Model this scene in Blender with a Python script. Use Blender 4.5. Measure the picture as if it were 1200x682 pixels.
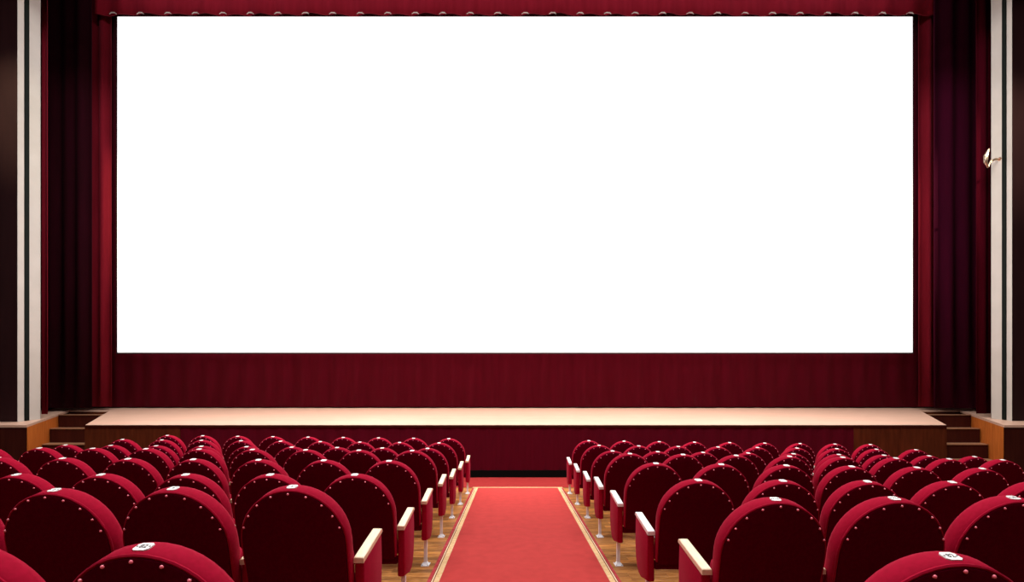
import bpy, math, random
from math import sin, cos, pi, radians, sqrt

random.seed(7)
for o in list(bpy.data.objects):
    bpy.data.objects.remove(o)
S = bpy.context.scene
COL = S.collection

# ---------------------------------------------------------------- camera
EYE = 1.475            # eye height above the auditorium floor
F = 560.0              # focal length in pixels of a 1200 wide frame
HOR = 476.0            # horizon row
cam_d = bpy.data.cameras.new('camera')
cam_d.sensor_width = 36.0
cam_d.lens = 36.0 * F / 1200.0
cam_d.shift_y = (HOR - 341.0) / 1200.0
cam_d.clip_start = 0.05
cam_d.clip_end = 200
cam = bpy.data.objects.new('camera', cam_d)
cam.location = (0, 0, EYE)
cam.rotation_euler = (pi / 2, 0, 0)
COL.objects.link(cam)
S.camera = cam

# ---------------------------------------------------------------- world, lights, exposure
w = bpy.data.worlds.new('world')
S.world = w
w.use_nodes = True
w.node_tree.nodes['Background'].inputs[0].default_value = (1.0, 0.75, 0.7, 1)
w.node_tree.nodes['Background'].inputs[1].default_value = 0.01
S.view_settings.view_transform = 'Standard'
S.view_settings.look = 'None'
S.view_settings.exposure = 0.0
S.view_settings.gamma = 1.0
S.view_settings.use_curve_mapping = False


def area(name, loc, rot, sx, sy, power, colour=(1, 1, 1), spread=180):
    d = bpy.data.lights.new(name, 'AREA')
    d.shape = 'RECTANGLE'
    d.size, d.size_y = sx, sy
    d.energy = power
    d.color = colour
    d.spread = radians(spread)
    o = bpy.data.objects.new(name, d)
    o.location = loc
    o.rotation_euler = rot
    COL.objects.link(o)
    return o


def spot(name, loc, target, power, size, blend=0.6, colour=(1, 1, 1), radius=0.1):
    d = bpy.data.lights.new(name, 'SPOT')
    d.energy = power
    d.spot_size = radians(size)
    d.spot_blend = blend
    d.color = colour
    d.shadow_soft_size = radius
    o = bpy.data.objects.new(name, d)
    o.location = loc
    from mathutils import Vector
    o.rotation_euler = (Vector(target) - Vector(loc)).to_track_quat('-Z', 'Y').to_euler()
    COL.objects.link(o)
    return o


SCREEN_STRENGTH = 1.1
area('house_light', (0, 4.2, 12.2), (0, 0, 0), 16, 5.0, 2300, (1, 0.95, 0.93))
area('rear_fill', (0, -3.5, 11.0), (radians(50), 0, 0), 12, 1.0, 260, (1, .93, .92))  # added fill from behind the camera for seat backs and studs
area('stage_light', (0, 10.4, 12.2), (radians(-6), 0, 0), 16, 0.5, 640, (1, 0.83, 0.75), 70)
area('valance_fill', (0, 11.0, 12.0), (radians(75), 0, 0), 20, 0.15, 110, (1, .85, .9))  # added fill above the frame that brightens the pelmet
spot('stage_spot', (-3.2, 8.5, 12), (-2.9, 10.3, 1.2), 1300, 13, .9, (1, .95, .95))
spot('stage_spot', (5.2, 8.5, 12), (4.9, 10.4, 1.2), 900, 9, .9, (.88, .92, 1))
spot('pillar_spot', (-10.7, 4.0, 11.9), (-10.6, 10.3, 7.8), 3400, 21, 1.0, (1, .9, .55))
spot('pillar_spot', (10.9, 4.0, 11.9), (10.8, 10.3, 7.4), 3200, 22, 1.0, (1, .80, .60))


# ---------------------------------------------------------------- materials
def mat(name, col, rough=0.6, metal=0.0, sheen=0.0, sheen_tint=None, spec=0.5, coat=0.0):
    m = bpy.data.materials.new(name)
    m.use_nodes = True
    b = m.node_tree.nodes['Principled BSDF']
    b.inputs['Base Color'].default_value = (*col, 1)
    b.inputs['Roughness'].default_value = rough
    b.inputs['Metallic'].default_value = metal
    b.inputs['Specular IOR Level'].default_value = spec
    b.inputs['Coat Weight'].default_value = coat
    b.inputs['Sheen Weight'].default_value = sheen
    if sheen_tint:
        b.inputs['Sheen Tint'].default_value = (*sheen_tint, 1)
        b.inputs['Sheen Roughness'].default_value = 0.4
    return m


def noise_colour(m, c1, c2, scale, stretch=(1, 1, 1), bump=0.0, detail=4, rnd=0.0):
    nt = m.node_tree
    N, L = nt.nodes, nt.links
    b = N['Principled BSDF']
    tc = N.new('ShaderNodeTexCoord')
    mp = N.new('ShaderNodeMapping')
    mp.inputs['Scale'].default_value = stretch
    L.new(tc.outputs['Object'], mp.inputs['Vector'])
    nz = N.new('ShaderNodeTexNoise')
    nz.inputs['Scale'].default_value = scale
    nz.inputs['Detail'].default_value = detail
    vec = mp.outputs[0]
    oi = N.new('ShaderNodeObjectInfo')
    if rnd:
        ad = N.new('ShaderNodeVectorMath')
        ad.operation = 'ADD'
        sc = N.new('ShaderNodeVectorMath')
        sc.operation = 'SCALE'
        cb = N.new('ShaderNodeCombineXYZ')
        for k in range(3):
            L.new(oi.outputs['Random'], cb.inputs[k])
        L.new(cb.outputs[0], sc.inputs[0])
        sc.inputs['Scale'].default_value = 37.0
        L.new(mp.outputs[0], ad.inputs[0])
        L.new(sc.outputs[0], ad.inputs[1])
        vec = ad.outputs[0]
    L.new(vec, nz.inputs['Vector'])
    rp = N.new('ShaderNodeValToRGB')
    rp.color_ramp.elements[0].color = (*c1, 1)
    rp.color_ramp.elements[1].color = (*c2, 1)
    rp.color_ramp.elements[0].position = 0.3
    rp.color_ramp.elements[1].position = 0.7
    L.new(nz.outputs['Fac'], rp.inputs[0])
    out = rp.outputs[0]
    if rnd:
        hs = N.new('ShaderNodeHueSaturation')
        mr = N.new('ShaderNodeMapRange')
        mr.inputs['To Min'].default_value = 1 - rnd
        mr.inputs['To Max'].default_value = 1 + rnd
        L.new(oi.outputs['Random'], mr.inputs[0])
        L.new(mr.outputs[0], hs.inputs['Value'])
        L.new(out, hs.inputs['Color'])
        out = hs.outputs[0]
    L.new(out, b.inputs['Base Color'])
    if bump:
        bp = N.new('ShaderNodeBump')
        bp.inputs['Strength'].default_value = bump
        bp.inputs['Distance'].default_value = 0.004
        L.new(nz.outputs['Fac'], bp.inputs['Height'])
        L.new(bp.outputs[0], b.inputs['Normal'])
    return m


M = {}
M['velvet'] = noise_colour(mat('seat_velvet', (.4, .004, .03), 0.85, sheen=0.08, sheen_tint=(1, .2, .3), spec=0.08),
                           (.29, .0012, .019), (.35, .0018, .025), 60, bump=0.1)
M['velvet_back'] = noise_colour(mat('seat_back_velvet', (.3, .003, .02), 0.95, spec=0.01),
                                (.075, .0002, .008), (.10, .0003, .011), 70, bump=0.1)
M['stud'] = mat('pink_stud', (1.0, .20, .28), 0.3, spec=0.7)
M['arm_wood'] = noise_colour(mat('armrest_wood', (.85, .7, .48), 0.3, coat=0.3), (.80, .62, .38), (.90, .75, .54), 6, (8, 1, 8))
M['white_metal'] = mat('white_painted_steel', (.88, .89, .92), 0.35)
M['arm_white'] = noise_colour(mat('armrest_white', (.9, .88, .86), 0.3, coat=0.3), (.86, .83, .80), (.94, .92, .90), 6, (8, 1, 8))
M['plate'] = mat('white_enamel', (.9, .9, .88), 0.35)
M['ink'] = mat('black_ink', (.02, .02, .025), 0.6)
M['carpet'] = noise_colour(mat('red_carpet', (.6, .04, .04), 0.95, sheen=0.1, spec=0.1), (.37, .028, .025), (.44, .037, .033), 9, bump=0.15, detail=8)
M['cross_carpet'] = noise_colour(mat('dull_red_carpet', (.5, .03, .03), 0.95, spec=0.1), (.21, .016, .016), (.245, .02, .02), 9, bump=0.15)
M['carpet_gold'] = noise_colour(mat('gold_carpet_border', (.8, .55, .27), 0.9, spec=0.1), (.56, .36, .16), (.70, .50, .29), 30)
M['carpet_brown'] = mat('brown_carpet_line', (.16, .04, .015), 0.9, spec=0.1)
M['carpet_cream'] = mat('cream_carpet_line', (.75, .55, .38), 0.9, spec=0.1)
M['carpet_rose'] = noise_colour(mat('rose_carpet_band', (.5, .05, .06), 0.9, spec=0.1), (.34, .028, .028), (.42, .06, .075), 14)
M['plank'] = noise_colour(mat('oak_plank', (.4, .2, .06), 0.42, spec=0.35), (.20, .062, .008), (.50, .22, .055), 5, (2, 10, 10), rnd=0.35)
M['floor'] = noise_colour(mat('floor_screed', (.16, .07, .025), 0.6), (.12, .05, .016), (.2, .09, .03), 4, (1, 8, 1))
M['stage_wood'] = noise_colour(mat('stage_boards', (.62, .42, .26), 0.38), (.60, .38, .27), (.70, .47, .36), 3, (1, 12, 1), rnd=0.04)
M['skirt'] = noise_colour(mat('stage_skirt_velvet', (.13, .001, .01), 0.9, spec=0.1), (.075, .0004, .007), (.09, .0006, .009), 20, (1, 1, .1))
M['brown_wood'] = noise_colour(mat('stage_end_wood', (.17, .045, .012), 0.6, spec=0.15), (.065, .012, .003), (.11, .022, .006), 4, (4, 4, .6))
M['orange_wood'] = noise_colour(mat('orange_wood', (.6, .2, .04), 0.6, spec=0.15), (.46, .11, .016), (.60, .17, .028), 4, (4, 4, .6))
M['dark_wood'] = noise_colour(mat('dark_wood', (.05, .015, .01), 0.6, spec=0.15), (.034, .004, .0025), (.052, .008, .004), 3, (4, 4, .5))
M['tread'] = mat('tread_edge', (.30, .15, .08), 0.4)
M['black'] = mat('black_plinth', (.004, .004, .0035), 0.8, spec=0.05)
M['cream'] = noise_colour(mat('cream_plaster', (.8, .7, .52), 0.5), (.50, .47, .42), (.55, .52, .47), 2)
M['groove'] = mat('dark_groove', (.005, .008, .006), 0.7, spec=0.1)
M['curtain'] = noise_colour(mat('curtain_velvet', (.22, .004, .018), 0.85, sheen=0.1, sheen_tint=(1, .3, .4), spec=0.12),
                            (.10, .0008, .011), (.12, .0012, .015), 8, (1, 1, .1))
M['curtain_shaded'] = noise_colour(mat('shaded_curtain_velvet', (.12, .002, .01), 0.9, spec=0.1),
                                 (.020, .0008, .004), (.028, .001, .006), 8, (1, 1, .1))  # shaded copy of the curtain velvet, shade put into the colour
M['curtain_lit'] = noise_colour(mat('lit_curtain_velvet', (.25, .005, .02), 0.85, sheen=0.1, sheen_tint=(1, .3, .4), spec=0.12),
                                (.18, .005, .015), (.23, .008, .022), 8, (1, 1, .1))  # lit copy of the curtain velvet, glow put into the colour
M['curtain_shaded_purple'] = noise_colour(mat('shaded_purple_velvet', (.05, .001, .013), 0.9, spec=0.1), (.045, .001, .013), (.06, .0015, .017), 8, (1, 1, .1))  # shaded copy for the right side, shade put into a purplish colour
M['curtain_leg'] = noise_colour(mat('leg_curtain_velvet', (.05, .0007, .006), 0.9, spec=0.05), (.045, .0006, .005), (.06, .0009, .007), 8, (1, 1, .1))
M['panel'] = noise_colour(mat('proscenium_panel', (.02, .005, .005), 0.5, spec=0.2), (.018, .005, .006), (.024, .007, .008), 2, (4, 4, .5))
M['wall'] = noise_colour(mat('dark_wall', (.05, .014, .012), 0.6), (.04, .012, .012), (.06, .018, .015), 2)
M['ceiling'] = mat('ceiling_paint', (.06, .03, .03), 0.9)
M['brass'] = mat('brass', (.75, .6, .45), 0.3, metal=1.0)
M['screen_frame'] = mat('screen_frame_black', (.02, .008, .01), 0.7)
ms = bpy.data.materials.new('screen_light')
ms.use_nodes = True
bs = ms.node_tree.nodes['Principled BSDF']
bs.inputs['Base Color'].default_value = (.8, .8, .8, 1)
bs.inputs['Emission Color'].default_value = (1, 1, 1, 1)
bs.inputs['Emission Strength'].default_value = SCREEN_STRENGTH
M['screen'] = ms


# ---------------------------------------------------------------- mesh helpers
class MB:
    def __init__(self):
        self.v, self.f = [], []

    def add(self, vs, fs):
        k = len(self.v)
        self.v += [tuple(p) for p in vs]
        self.f += [[i + k for i in q] for q in fs]

    def box(self, x0, x1, y0, y1, z0, z1):
        v = [(x, y, z) for z in (z0, z1) for y in (y0, y1) for x in (x0, x1)]
        self.add(v, [(0, 2, 3, 1), (4, 5, 7, 6), (0, 1, 5, 4), (2, 6, 7, 3), (0, 4, 6, 2), (1, 3, 7, 5)])

    def loops(self, loops, cap0=True, cap1=True, closed=True):
        n = len(loops[0])
        v = [p for l in loops for p in l]
        f = []
        m = n if closed else n - 1
        for a in range(len(loops) - 1):
            for i in range(m):
                j = (i + 1) % n
                f.append((a * n + i, a * n + j, (a + 1) * n + j, (a + 1) * n + i))
        if cap0:
            f.append(tuple(range(n))[::-1])
        if cap1:
            f.append(tuple((len(loops) - 1) * n + i for i in range(n)))
        self.add(v, f)

    def prism(self, plan, z0, z1):
        """plan: list of (x,y) ; z0,z1 either numbers or functions of (x,y)."""
        g0 = z0 if callable(z0) else (lambda x, y: z0)
        g1 = z1 if callable(z1) else (lambda x, y: z1)
        self.loops([[(x, y, g0(x, y)) for x, y in plan], [(x, y, g1(x, y)) for x, y in plan]])

    def tube(self, pts, r, n=6, closed=False):
        loops = []
        m = len(pts)
        for i, p in enumerate(pts):
            a = pts[(i - 1) % m] if (closed or i) else p
            b = pts[(i + 1) % m] if (closed or i < m - 1) else p
            t = [b[k] - a[k] for k in range(3)]
            l = sqrt(sum(c * c for c in t)) or 1
            t = [c / l for c in t]
            up = (0, 0, 1) if abs(t[2]) < 0.9 else (0, 1, 0)
            u = [t[1] * up[2] - t[2] * up[1], t[2] * up[0] - t[0] * up[2], t[0] * up[1] - t[1] * up[0]]
            l = sqrt(sum(c * c for c in u)) or 1
            u = [c / l for c in u]
            q = [u[1] * t[2] - u[2] * t[1], u[2] * t[0] - u[0] * t[2], u[0] * t[1] - u[1] * t[0]]
            rr = r[i] if isinstance(r, (list, tuple)) else r
            loops.append([tuple(p[k] + rr * (cos(2 * pi * j / n) * u[k] + sin(2 * pi * j / n) * q[k]) for k in range(3)) for j in range(n)])
        self.loops(loops, not closed, not closed)

    def mesh(self, name, m, smooth=False):
        me = bpy.data.meshes.new(name)
        me.from_pydata(self.v, [], self.f)
        me.update()
        import bmesh
        bm = bmesh.new()
        bm.from_mesh(me)
        bmesh.ops.recalc_face_normals(bm, faces=bm.faces)
        bm.to_mesh(me)
        bm.free()
        me.materials.append(m)
        if smooth:
            for p in me.polygons:
                p.use_smooth = True
            me.set_sharp_from_angle(angle=radians(40))
        return me

    def build(self, name, m, parent=None, smooth=False):
        return link(name, self.mesh(name, m, smooth), parent)


def link(name, me, parent=None, loc=(0, 0, 0)):
    o = bpy.data.objects.new(name, me)
    COL.objects.link(o)
    o.location = loc
    if parent:
        o.parent = parent
    return o


def tag(o, label=None, cat=None, group=None, kind=None):
    if label:
        o['label'] = label
    if cat:
        o['category'] = cat
    if group:
        o['group'] = group
    if kind:
        o['kind'] = kind
    return o


def thing(name, label, cat, loc=(0, 0, 0), group=None):
    o = bpy.data.objects.new(name, None)
    COL.objects.link(o)
    o.location = loc
    o.empty_display_size = 0.1
    return tag(o, label, cat, group)


def box(name, m, parent, *a):
    b = MB()
    b.box(*a)
    return b.build(name, m, parent)


# ---------------------------------------------------------------- room shell
STAGE_Y = 9.9          # front of the stage
BACK_Y = 12.9          # back curtain
Z0, RAKE = 1.086, 0.115
RX, CEIL = 13.4, 12.8


def zs(x, y):
    return Z0 + RAKE * (y - STAGE_Y)


fl = box('floor', M['floor'], None, -RX, RX, -5, 14, -0.2, -0.012)
tag(fl, kind='structure')
for nm, a in (('wall_left', (-RX - .2, -RX, -5, 14, -0.2, CEIL)), ('wall_right', (RX, RX + .2, -5, 14, -0.2, CEIL)),
              ('wall_back', (-RX, RX, 13.6, 13.8, -0.2, CEIL)), ('wall_rear', (-RX, RX, -5.2, -5, -0.2, CEIL))):
    tag(box(nm, M['wall'], None, *a), kind='structure')
tag(box('ceiling', M['ceiling'], None, -RX, RX, -5, 14, CEIL, CEIL + .2), kind='structure')

# floor boards beside the aisle: one mesh per length, planks laid crosswise
plank_me = []
for ln in (0.34, 0.46, 0.58):
    b = MB()
    b.loops([[(-ln / 2, -.0435, -.012), (ln / 2, -.0435, -.012), (ln / 2, .0435, -.012), (-ln / 2, .0435, -.012)],
             [(-ln / 2, -.0435, -.0012), (ln / 2, -.0435, -.0012), (ln / 2, .0435, -.0012), (-ln / 2, .0435, -.0012)],
             [(-ln / 2 + .0015, -.042, 0), (ln / 2 - .0015, -.042, 0), (ln / 2 - .0015, .042, 0), (-ln / 2 + .0015, .042, 0)]])
    plank_me.append((ln, b.mesh('plank', M['plank'])))
for side, xa, xb in ((-1, -.69, -1.62), (1, .88, 1.75)):
    y = 3.3
    while y < 8.8:
        x = abs(xa) + (random.random() - .5) * 0.0
        first = True
        while x < abs(xb):
            ln, me = random.choice(plank_me)
            if first:
                x -= random.choice((0.0, .1, .2))
                first = False
            o = link('plank', me, fl, (side * (x + ln / 2), y, 0))
            x += ln + .0015
        y += .0885

# the rest of the boards under the seats, past the counted ones
b = MB()
for side, xa, xb in ((-1, -2.25, -7.0), (1, 2.4, 7.4)):
    y = 0.3
    while y < 9.0:
        x = abs(xa) + random.random() * .2
        while x < abs(xb):
            b.box(*sorted((side * x, side * (x + .95))), y - .043, y + .043, -.012, -.0005)
            x += .952
        y += .0885
o = b.build('plank_field', M['plank'], fl)
tag(o, kind='stuff')

# ---------------------------------------------------------------- carpets
RUN0, RUN1 = 0.2, 8.6
car = thing('aisle_carpet', 'long red aisle runner with gold striped borders leading to the stage', 'carpet', (.1, RUN0, 0))


def strip(name, m, x0, x1, z, y0=RUN0, y1=RUN1, parent=car, ox=.1, oy=RUN0):
    return box(name, m, parent, x0 - ox, x1 - ox, y0 - oy, y1 - oy, 0.0, z)


strip('carpet_field', M['carpet'], -.61, .82, .009)
xl, xr = -.61, .82
for wd, key, nm, z in ((.046, 'carpet_gold', 'gold_border', .0095), (.009, 'carpet_brown', 'brown_line', .0085), (.010, 'carpet_cream', 'cream_line', .009),
                       (.007, 'carpet_brown', 'brown_line', .0085), (.03, 'carpet_rose', 'rose_band', .009)):
    strip(nm, M[key], xl - wd, xl, z)
    xl -= wd
    wr = wd if nm != 'rose_band' else .022
    strip(nm, M[key], xr, xr + wr, z)
    xr += wr
o = strip('end_strip', M['carpet_gold'], -.71, .912, .011, RUN1, RUN1 + .05)
o['label'] = 'thin gold strip across the far end of the runner'
cc = box('cross_carpet', M['cross_carpet'], None, -8.4, 8.4, RUN1 + .055, STAGE_Y - .05, 0.0, .008)
tag(cc, 'dull red carpet strip crossing in front of the stage', 'carpet')

# ---------------------------------------------------------------- stage
SLX, SRX = -8.84, 9.0
st = thing('stage', 'wide raked stage with pale wooden boards and dark red velvet front', 'stage', (0, STAGE_Y, 0))


def local(plan):
    return [(x, y - STAGE_Y) for x, y in plan]


def zl(x, y):
    return Z0 + RAKE * y


def side_x(y, s):
    k = (y - STAGE_Y) / (12.33 - STAGE_Y)
    return SLX + k * (-10.37 - SLX) if s < 0 else SRX + k * (10.53 - SRX)


# deck planks run across the stage, one part per board
nb = 15
for i in range(nb):
    ya = STAGE_Y + (12.33 - STAGE_Y) * i / nb
    yb = STAGE_Y + (12.33 - STAGE_Y) * (i + 1) / nb - .004
    cuts = [0, random.uniform(.22, .42), random.uniform(.58, .8), 1]
    for c in range(3):
        def xx(y, q):
            return side_x(y, -1) + (side_x(y, 1) - side_x(y, -1)) * q
        e = 0.0 if c == 2 else .003
        b = MB()
        b.prism(local([(xx(ya, cuts[c]), ya), (xx(ya, cuts[c + 1]) - e, ya), (xx(yb, cuts[c + 1]) - e, yb), (xx(yb, cuts[c]), yb)]),
                lambda x, y: zl(x, y) - .04, zl)
        b.build('stage_board', M['stage_wood'], st)
# back strip that runs on to both side platforms
for i in range(3):
    ya = 12.33 + .19 * i
    b = MB()
    b.prism(local([(-12.2, ya), (12.3, ya), (12.3, ya + .187), (-12.2, ya + .187)]), lambda x, y: zl(x, y) - .04, zl)
    b.build('stage_board', M['stage_wood'], st)
# body under the boards
b = MB()
b.prism(local([(SLX + .03, STAGE_Y + .03), (SRX - .03, STAGE_Y + .03), (10.5, 12.33), (12.2, 12.34), (12.2, 12.9), (-12.1, 12.9), (-12.1, 12.34), (-10.34, 12.33)]),
        0, lambda x, y: zl(x, y) - .042)
b.build('stage_body', M['brown_wood'], st)
# front: velvet skirt with soft folds, wooden ends, black plinth
b = MB()
n = 420
lo = []
for z in (0.15, Z0 - .045):
    lo.append([(-6.86 + 13.93 * i / n, -.012 - .012 * sin(i * pi / 5) * (1 if z < .5 else .5), z) for i in range(n + 1)])
b.loops(lo, False, False, closed=False)
b.build('skirt', M['skirt'], st, smooth=True)
for x0, x1 in ((SLX, -6.86), (7.07, SRX)):
    k = 2
    for i in range(k):
        a, c = x0 + (x1 - x0) * i / k, x0 + (x1 - x0) * (i + 1) / k - .006
        box('end_panel', M['brown_wood'], st, a, c, -.015, .03, .15, Z0 - .042)
box('plinth', M['black'], st, SLX, SRX, -.03, .03, 0, .15)
box('nosing', M['dark_wood'], st, SLX, SRX, -.035, -.001, Z0 - .045, Z0 - .004)

# side platforms with stairs
for s, sd in ((-1, 'left'), (1, 'right')):
    p = thing('side_platform', 'orange wooden platform with dark steps at the %s of the stage' % sd, 'platform', (s * 10.1, STAGE_Y, 0), 'side platforms')
    c0 = 10.06 if s < 0 else 10.2
    c1 = 11.17 if s < 0 else 11.3
    ox = s * 10.1
    plan = [(s * c0 - ox, 0), (s * 13.3 - ox, 0), (s * 13.3 - ox, 2.42), (s * (c1 + .25) - ox, 2.42), (s * c1 - ox, 1.9)]
    b = MB()
    b.prism(plan, 0, lambda x, y: zl(x, y) - .05)
    b.build('platform_body', M['dark_wood'], p)
    b = MB()
    b.prism([(s * c0 - ox - s * .02, -.02)] + plan[1:2] + plan[2:4] + [(plan[4][0] - s * .02, plan[4][1])], lambda x, y: zl(x, y) - .05, zl)
    b.build('platform_top', M['stage_wood'], p)
    # cheek panels facing the stairs
    for i in range(2):
        qa, qb = i / 2, (i + 1) / 2 - .004
        a = (plan[0][0] + (plan[4][0] - plan[0][0]) * qa, 1.9 * qa)
        c = (plan[0][0] + (plan[4][0] - plan[0][0]) * qb, 1.9 * qb)
        b = MB()
        b.prism([(a[0] - s * .015, a[1] - .0), (c[0] - s * .015, c[1]), (c[0] - s * .002, c[1] + .01), (a[0] - s * .002, a[1] + .01)], 0.02, lambda x, y: zl(x, y) - .052)
        b.build('cheek_panel', M['orange_wood'], p)
    stp = p
    for zt, ya, yb in ((.31, .3, .75), (.63, .75, 1.2), (.96, 1.2, 1.75), (1.27, 1.75, 2.4)):
        def inner(y):
            return abs(side_x(y + STAGE_Y, s)) + .03
        def outer(y):
            return c0 + (c1 - c0) * min(y / 1.9, 1.27) - .03
        b = MB()
        b.prism([(s * inner(ya) - ox, ya), (s * outer(ya) - ox, ya), (s * outer(yb) - ox, yb), (s * inner(yb) - ox, yb)], 0, zt - .02)
        b.build('riser', M['dark_wood'], stp)
        b = MB()
        b.prism([(s * inner(ya - .02) - ox, ya - .02), (s * outer(ya - .02) - ox, ya - .02), (s * outer(yb) - ox, yb), (s * inner(yb) - ox, yb)], zt - .02, zt)
        b.build('tread', M['tread'], stp)

# ---------------------------------------------------------------- striped pillars and proscenium sides
# the pillars stand splayed: their inner edge lies deeper than the outer one
for s, sd in ((-1, 'left'), (1, 'right')):
    if s < 0:
        pa, pb = (-10.67, 10.30), (-10.615, 10.75)
        xo, xi = -10.67, -10.615
        cuts = ((20.5, 28, 'cream'), (28, 34.5, 'groove'), (34.5, 47, 'cream'))
        yo, yi, po, pi_ = 10.30, 10.75, 20.5, 47
    else:
        cuts = ((1186, 1180, 'cream'), (1180, 1174, 'groove'), (1174, 1162, 'cream'))
        yo, yi, po, pi_ = 10.45, 10.85, 1186, 1162
    po_x, pi_x = (po - 600) * yo / F, (pi_ - 600) * yi / F

    def face(p):
        y = yo + (yi - yo) * (p - po) / (pi_ - po)
        return (p - 600) * y / F, y
    p = thing('striped_pillar', 'tall cream pillar with a dark groove at the %s of the screen' % sd, 'pillar', (po_x, yo, 0), 'striped pillars')
    for a, c, k in cuts:
        d = 0 if k == 'cream' else .022
        (xa, ya), (xc, yc) = face(a), face(c)
        b = MB()
        b.prism([(xa - po_x, ya - yo + d), (xc - po_x, yc - yo + d), (xc - po_x + s * .02, yc - yo + .03), (xa - po_x + s * .02, ya - yo + .03)],
                lambda x, y: zl(x, y + yo - STAGE_Y) + .002, CEIL - .02)
        b.build('pilaster_strip' if k == 'cream' else 'groove', M[k], p)
    b = MB()
    b.prism([(pi_x + s * .02, yi + .034), (po_x + s * .02, yo + .034), (s * RX, yo + .034), (s * RX, 11.4), (pi_x + s * 1.0, 11.4)], lambda x, y: zs(x, y) + .004, CEIL - .01)
    o = b.build('wall_proscenium_' + sd, M['panel'], None)
    tag(o, kind='structure')
o = box('shade_header_1', M['wall'], None, -RX, RX, 9.6, 10.0, 10.6, CEIL - .005)  # unseen header, added to shade the upper curtains from the house light
tag(o, kind='structure')

# ---------------------------------------------------------------- screen
SCY = 12.55
def px(x, y, d):
    return (x - 600) * d / F, EYE - (y - HOR) * d / F
sx0, sz1 = px(137.5, 19.5, SCY)
sx1, sz0 = px(1069.5, 413, SCY)
sc = thing('cinema_screen', 'huge blank white lit cinema screen hanging above the stage', 'screen', (0, SCY, sz0))
b = MB()
b.box(sx0, sx1, 0, .03, 0, sz1 - sz0)
b.build('screen_sheet', M['screen'], sc)
for a in ((sx0 - .03, sx1 + .03, .0, .06, -.035, -.002), (sx0 - .03, sx1 + .03, .0, .06, sz1 - sz0 + .002, sz1 - sz0 + .035)):
    box('frame_rail', M['screen_frame'], sc, *a)
for a in ((sx0 - .03, sx0 - .002, .0, .06, -.002, sz1 - sz0 + .002), (sx1 + .002, sx1 + .03, .0, .06, -.002, sz1 - sz0 + .002)):
    box('frame_stile', M['screen_frame'], sc, *a)


for x in (sx0 + 1, 0, sx1 - 1):
    b = MB()
    b.tube([(x, .06, sz1 - sz0 - .01), (x, .06, CEIL - sz0)], .012, 6)
    b.build('hanging_cable', M['screen_frame'], sc)


# ---------------------------------------------------------------- curtains
def curtain(name, x0, x1, y, z0, z1, m, label, wl=.32, amp=.07, seed=0, zf=None, group=None, rows=8, yaw=0.0, gather=0.0):
    r = random.Random(seed)
    n = max(12, int((x1 - x0) / wl * 10))
    ph = [r.uniform(0, 6.28) for _ in range(4)]
    lo = []
    for k in range(rows + 1):
        q = k / rows
        row = []
        for i in range(n + 1):
            t = i / n
            x = x0 + (x1 - x0) * t
            p = 2 * pi * x / wl
            d = amp * (.7 * sin(p + .6 * sin(x * 1.3 + ph[0]) + .2 * q) + .3 * sin(p * .47 + ph[1]) + .25 * sin(p * .21 + ph[2]))
            za = z0 if zf is None else zf(x, y)
            row.append((x - (x0 + x1) / 2, d + yaw * (x - x0), za - z0 + (z1 - za) * q))
        lo.append(row)
    b = MB()
    b.loops(lo, False, False, closed=False)
    me = b.mesh(name, m, False)
    for pl in me.polygons:
        pl.use_smooth = True
    o = link(name, me, None, ((x0 + x1) / 2, y, z0))
    md = o.modifiers.new('thickness', 'SOLIDIFY')
    md.thickness = .012
    return tag(o, label, 'curtain', group)


zb = zs(0, BACK_Y - .1)
curtain('back_curtain', -12.0, 12.1, BACK_Y - .07, zb + .04, CEIL - .03, M['curtain'], 'wide dark red pleated curtain hanging behind and below the screen', .5, .035, 1, rows=2)
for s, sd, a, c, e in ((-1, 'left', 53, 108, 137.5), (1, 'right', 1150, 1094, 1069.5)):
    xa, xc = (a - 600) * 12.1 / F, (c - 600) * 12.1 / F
    curtain('shaded_drape', *sorted((xa - s * -.25, xc)), 12.1, zs(0, 12.1) + .09, CEIL - .04, M['curtain_shaded' if s < 0 else 'curtain_shaded_purple'], 'maroon curtain with painted shade beside the %s striped pillar' % sd, .4, .06, 2 - s, rows=2, group='shaded drapes')  # dark colour stands in for shade beside the pillars
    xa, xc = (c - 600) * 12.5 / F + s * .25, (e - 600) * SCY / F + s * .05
    curtain('side_curtain', *sorted((xa, xc)), 12.42, zs(0, 12.42) + .09, CEIL - .04, M['curtain_lit'], 'red curtain fold running along the %s edge of the screen' % sd, .34, .10, 8 + s, rows=2, group='side curtains')  # glow of the screen put into a brighter red
val = curtain('valance', sx0 - .3, sx1 + .3, SCY - .3, sz1 - .19, CEIL - .04, M['curtain_lit'], 'red gathered pelmet curtain along the top edge of the screen', .7, .05, 4, rows=3)  # brighter red stands in for more light on the pelmet
b = MB()
b.tube([(-.09, -.08, .0), (-.03, -.09, .03), (.05, -.09, .025), (.09, -.08, -.0)], [.006, .012, .014, .006], 5)
ring = b.mesh('hem_hook', M['cream'], True)
for i in range(30):
    link('hem_hook', ring, val, (sx0 + .2 + .70 * i - val.location.x, 0, -.05))
curtain('leg_curtain', -10.82, -10.66, 11.0, zs(0, 11.0) + .08, CEIL - .04, M['curtain_lit'], 'narrow red curtain fold edging the left striped pillar', .2, .04, 6, rows=2, group='leg curtains')  # lit edge of the curtain put into a brighter red
curtain('leg_curtain', 10.82, 11.2, 11.1, zs(0, 11.1) + .08, CEIL - .04, M['curtain_leg'], 'narrow red curtain hanging behind the right striped pillar', .22, .05, 7, rows=2, group='leg curtains')

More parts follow.
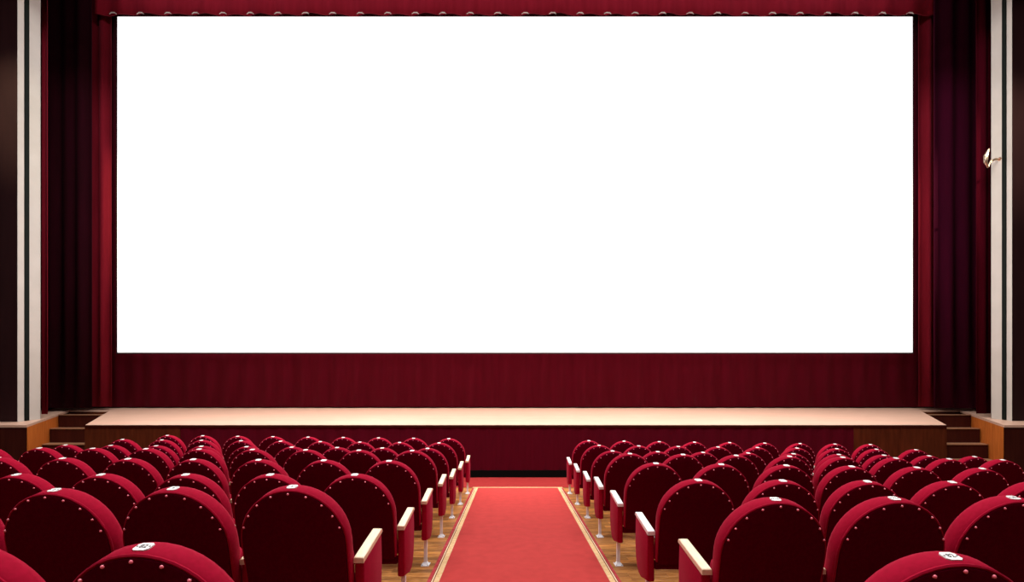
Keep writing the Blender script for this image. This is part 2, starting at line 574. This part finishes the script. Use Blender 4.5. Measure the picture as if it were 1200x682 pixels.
# tieback hook on the right pillar
hx, hz = px(1166, 187, 10.72)
hk = thing('curtain_hook', 'small metal curtain tieback hook fixed to the right striped pillar', 'hook', (hx, 10.72, hz))
b = MB()
b.tube([(.12, 0, .0), (.0, -.02, 0), (-.13, -.05, -.05)], .025, 8)
b.build('arm', M['brass'], hk, True)
b = MB()
b.tube([(-.13, -.05, -.05), (-.22, -.06, -.2), (-.27, -.06, -.08), (-.26, -.06, .05), (-.2, -.06, .2)], [.02, .02, .035, .045, .02], 8)
b.build('hook_scroll', M['brass'], hk, True)
b = MB()
b.tube([(.1, -.005, .06), (.1, -.03, .0), (.1, -.005, -.06)], [.02, .05, .02], 8)
b.build('wall_plate', M['brass'], hk, True)

# ---------------------------------------------------------------- seats
TH = radians(13)
TOP = .94
HW = .264
ARM_X = .29
VS = 1.08


def body(x, t, u):
    """seat back frame: t = depth from the rear face, u = height below the crown"""
    t -= .055
    return (x, t * cos(TH) - u * sin(TH), TOP + u * cos(TH) + t * sin(TH))


def arch(t, r, top, bottom, n=22):
    pts = [body(-r * .985, t, bottom), ]
    for i in range(n + 1):
        a = pi - pi * i / n
        pts.append(body(r * cos(a), t, top - r * VS + r * VS * sin(a)))
    pts.append(body(r * .985, t, bottom))
    return pts


ME = {}
b = MB()
b.loops([arch(t, HW - i, -i, -.60 + j) for t, i, j in ((.016, .006, .0), (.026, .0, 0), (.075, .0, 0), (.095, .008, .01), (.108, .026, .02), (.114, .06, .05), (.117, .12, .1))])
ME['back_cushion'] = b.mesh('back_cushion', M['velvet'], True)
b = MB()
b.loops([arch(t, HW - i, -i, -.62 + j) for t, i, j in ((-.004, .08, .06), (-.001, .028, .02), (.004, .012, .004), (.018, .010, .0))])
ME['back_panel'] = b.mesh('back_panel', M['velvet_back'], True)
b = MB()
b.tube(arch(.013, HW - .006, -.006, -.6), .006, 6)
ME['piping'] = b.mesh('piping', M['velvet'], True)
# stud: small dome facing the row behind
b = MB()
lo = []
for k in range(4):
    a = k / 3 * pi / 2 * .98
    lo.append([body(.0060 * cos(a) * cos(2 * pi * j / 8), -.001 - .0068 * sin(a), .0060 * cos(a) * sin(2 * pi * j / 8)) for j in range(8)])
b.loops(lo)
b.v = [(x, y - body(0, 0, 0)[1], z - body(0, 0, 0)[2]) for x, y, z in b.v]
ME['stud'] = b.mesh('stud', M['stud'], True)
STUDS = []
for a in (0, 19.8, -19.8, 38.8, -38.8, 55, -55, 69.5, -69.5):
    R_ = HW - .016
    q = radians(a)
    STUDS.append(body(R_ * sin(q), .0, -.017 - R_ * VS * (1 - cos(q))))
# number plate with clipped corners
b = MB()
cw, cd, ch = .023, .021, .008
oct_ = [(-cw + ch, -cd), (cw - ch, -cd), (cw, -cd + ch), (cw, cd - ch), (cw - ch, cd), (-cw + ch, cd), (-cw, cd - ch), (-cw, -cd + ch)]
b.loops([[body(x, .05 + y, z) for x, y in oct_] for z in (-.004, .0022)])
ME['number_plate'] = b.mesh('number_plate', M['plate'])
# tip-up seat folded against the back
b = MB()
for_l = []
for y, i in ((.135, .02), (.15, 0), (.20, 0), (.225, .012), (.24, .05)):
    w_, h0, h1 = .235 - i, .30 + i, .60 - i
    rr = .05
    pts = []
    for cx, cz, a0 in ((w_ - rr, h0 + rr, -90), (w_ - rr, h1 - rr, 0), (-w_ + rr, h1 - rr, 90), (-w_ + rr, h0 + rr, 180)):
        for k in range(4):
            a = radians(a0 + 30 * k)
            pts.append((cx + rr * cos(a), y + .12 * (.6 - cz) * 0, cz + rr * sin(a)))
    for_l.append(pts)
b.loops(for_l)
ME['seat_cushion'] = b.mesh('seat_cushion', M['velvet'], True)
b = MB()
b.box(-.262, .262, .105, .135, .29, .345)
ME['hinge_rail'] = b.mesh('hinge_rail', M['velvet_back'])
# arm: wooden cap, upholstered side panel, steel post with foot plate
AW = .026
def capz(y):
    return .562 + (y - .10) * .185
prof = [(.10, -.03), (.10, -.004), (.104, 0), (.43, 0), (.448, -.006), (.455, -.017), (.45, -.028)]
b = MB()
b.loops([[(x, y, capz(y) + d) for y, d in prof] for x in (-AW, -AW + .004, AW - .004, AW)])
for k, (x, y, z) in enumerate(b.v):
    if k // len(prof) in (0, 3) and prof[k % len(prof)][1] > -.02:
        b.v[k] = (x, y, z - .004)
ME['armrest'] = b.mesh('armrest', M['arm_wood'])
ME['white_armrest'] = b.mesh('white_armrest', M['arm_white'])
outl = [(.112, .20), (.112, .53), (.44, .597), (.452, .45), (.45, .36), (.435, .275), (.40, .21), (.355, .175), (.30, .165), (.2, .185)]
b = MB()
cy, cz = .28, .38
def shrink(k):
    return [(y + (cy - y) * k, z + (cz - z) * k) for y, z in outl]
ys = []
for x, k in ((-.025, .05), (-.021, .015), (-.015, 0), (.015, 0), (.021, .015), (.025, .05)):
    ys.append([(x, y, min(z, capz(y) - .029)) for y, z in shrink(k)])
b.loops(ys)
ME['side_panel'] = b.mesh('side_panel', M['velvet'], True)
b = MB()
b.box(-.014, .014, .18, .215, .008, .25)
ME['post'] = b.mesh('post', M['white_metal'])
b = MB()
b.loops([[(x * k, .195 + y * k, z) for x, y in ((-.036, -.05), (.036, -.05), (.036, .05), (-.036, .05))] for z, k in ((0, 1), (.006, 1), (.008, .95))])
b.loops([[(x, .195 + y, z) for x, y in ((-.014 - e, -.0175 - e), (.014 + e, -.0175 - e), (.014 + e, .0175 + e), (-.014 - e, .0175 + e))] for z, e in ((.008, .014), (.03, 0))])
ME['foot_plate'] = b.mesh('foot_plate', M['white_metal'])
b = MB()
for x in (-.025, .025):
    for y in (-.037, .037):
        b.loops([[(x + .005 * cos(j * pi / 3), .195 + y + .005 * sin(j * pi / 3), z) for j in range(6)] for z in (.007, .011)])
ME['bolts'] = b.mesh('bolts', M['groove'])


def text_mesh(s):
    cu = bpy.data.curves.new('digits', 'FONT')
    cu.body = s
    cu.size = .020 if len(s) < 3 else .017
    cu.align_x = 'CENTER'
    cu.align_y = 'CENTER'
    cu.extrude = .0004
    cu.resolution_u = 3
    o = bpy.data.objects.new('digits', cu)
    COL.objects.link(o)
    dg = bpy.context.evaluated_depsgraph_get()
    me = bpy.data.meshes.new_from_object(o.evaluated_get(dg))
    bpy.data.objects.remove(o)
    for v in me.vertices:
        v.co = body(v.co.x * 1.15, .05 + v.co.y * 1.25, .0028 + v.co.z)
    me.materials.clear()
    me.materials.append(M['ink'])
    return me


b = MB()
for x in (-.018, .018):
    b.loops([[body(x + .0028 * cos(j * pi / 3), .05 + .0028 * sin(j * pi / 3), z) for j in range(6)] for z in (.002, .0032)])
ME['plate_screw'] = b.mesh('plate_screw', M['ink'])

_digit = {}
ORD = ['first', 'second', 'third', 'fourth', 'fifth', 'sixth', 'seventh', 'eighth', 'ninth']


def make_seat(side, row, k, x, y, top, number, last, ln):
    sd = 'left' if side < 0 else 'right'
    label = 'crimson theatre seat %s of the aisle, %s row from the stage, %s from the aisle' % (sd, ORD[7 - row], ORD[k])
    r = thing('theatre_seat', label, 'seat', (x, y, 0), 'crimson theatre seats in rows')
    dz = top - TOP
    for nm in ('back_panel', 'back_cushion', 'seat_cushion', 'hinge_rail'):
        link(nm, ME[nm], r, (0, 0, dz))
    if row <= 4:
        link('piping', ME['piping'], r, (0, 0, dz))
    for p in STUDS:
        link('stud', ME['stud'], r, (p[0], p[1], p[2] + dz))
    pl = link('number_plate', ME['number_plate'], r, (0, 0, dz))
    if row <= 2:
        link('plate_screw', ME['plate_screw'], pl)
    if number:
        if number not in _digit:
            _digit[number] = text_mesh(number)
        link('digits', _digit[number], pl)
    arms = [-side * ARM_X]
    if last:
        arms.append(side * ARM_X)
    for ax in arms:
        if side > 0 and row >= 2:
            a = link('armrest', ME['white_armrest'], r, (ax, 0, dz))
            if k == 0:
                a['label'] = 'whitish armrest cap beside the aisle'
        else:
            a = link('armrest', ME['armrest'], r, (ax, 0, dz))
        link('side_panel', ME['side_panel'], r, (ax, 0, dz))
        o = link('post', ME['post'], r, (ax, 0, 0))
        o.scale = (1, 1, (.25 + dz) / .25)
        f = link('foot_plate', ME['foot_plate'], r, (ax, 0, 0))
        if ax == -side * ARM_X and k == 0:
            link('bolts', ME['bolts'], f)
    return r


SP = .58
D = [1.40, 2.335, 3.28, 4.25, 5.21, 6.13, 7.0, 7.88]
YL = [640, 570, 556, 540, 528, 525.4, 519, 514]
YR = [651, 584.5, 562.3, 542.8, 531.5, 528.4, 521.8, 516.4]
XL = [170, 343, 416, 456, 483, 501, 514.6, 526]
XR = [1112, 908, 818, 768.5, 738, 717.8, 702, 690]
KL = [0, -.014, 0, .008, .007, .0095, .011, .0115]
KR = [0, -.006, .008, .016, .0167, .0155, .014, .0134]
NL = [2, 4, 5, 7, 9, 9, 9, 9]
NR = [1, 3, 5, 6, 8, 9, 9, 9]
NUM = {(-1, 0, 0): '82', (1, 0, 0): '82', (-1, 1, 1): '9', (-1, 1, 0): '5', (1, 1, 0): '114', (1, 1, 1): '12', (-1, 1, 2): '2', (1, 1, 2): '10'}
for row in range(8):
    for side, YS, XS, KS, NS in ((-1, YL, XL, KL, NL), (1, YR, XR, KR, NR)):
        x0 = (XS[row] - 600) * D[row] / F
        for k in range(NS[row]):
            dxp = k * SP * F / D[row]
            yp = YS[row] + side * dxp * KS[row]
            top = EYE - (yp - HOR) * D[row] / F
            make_seat(side, row, k, x0 + side * k * SP, D[row], top, NUM.get((side, row, k)), k == 8, None)
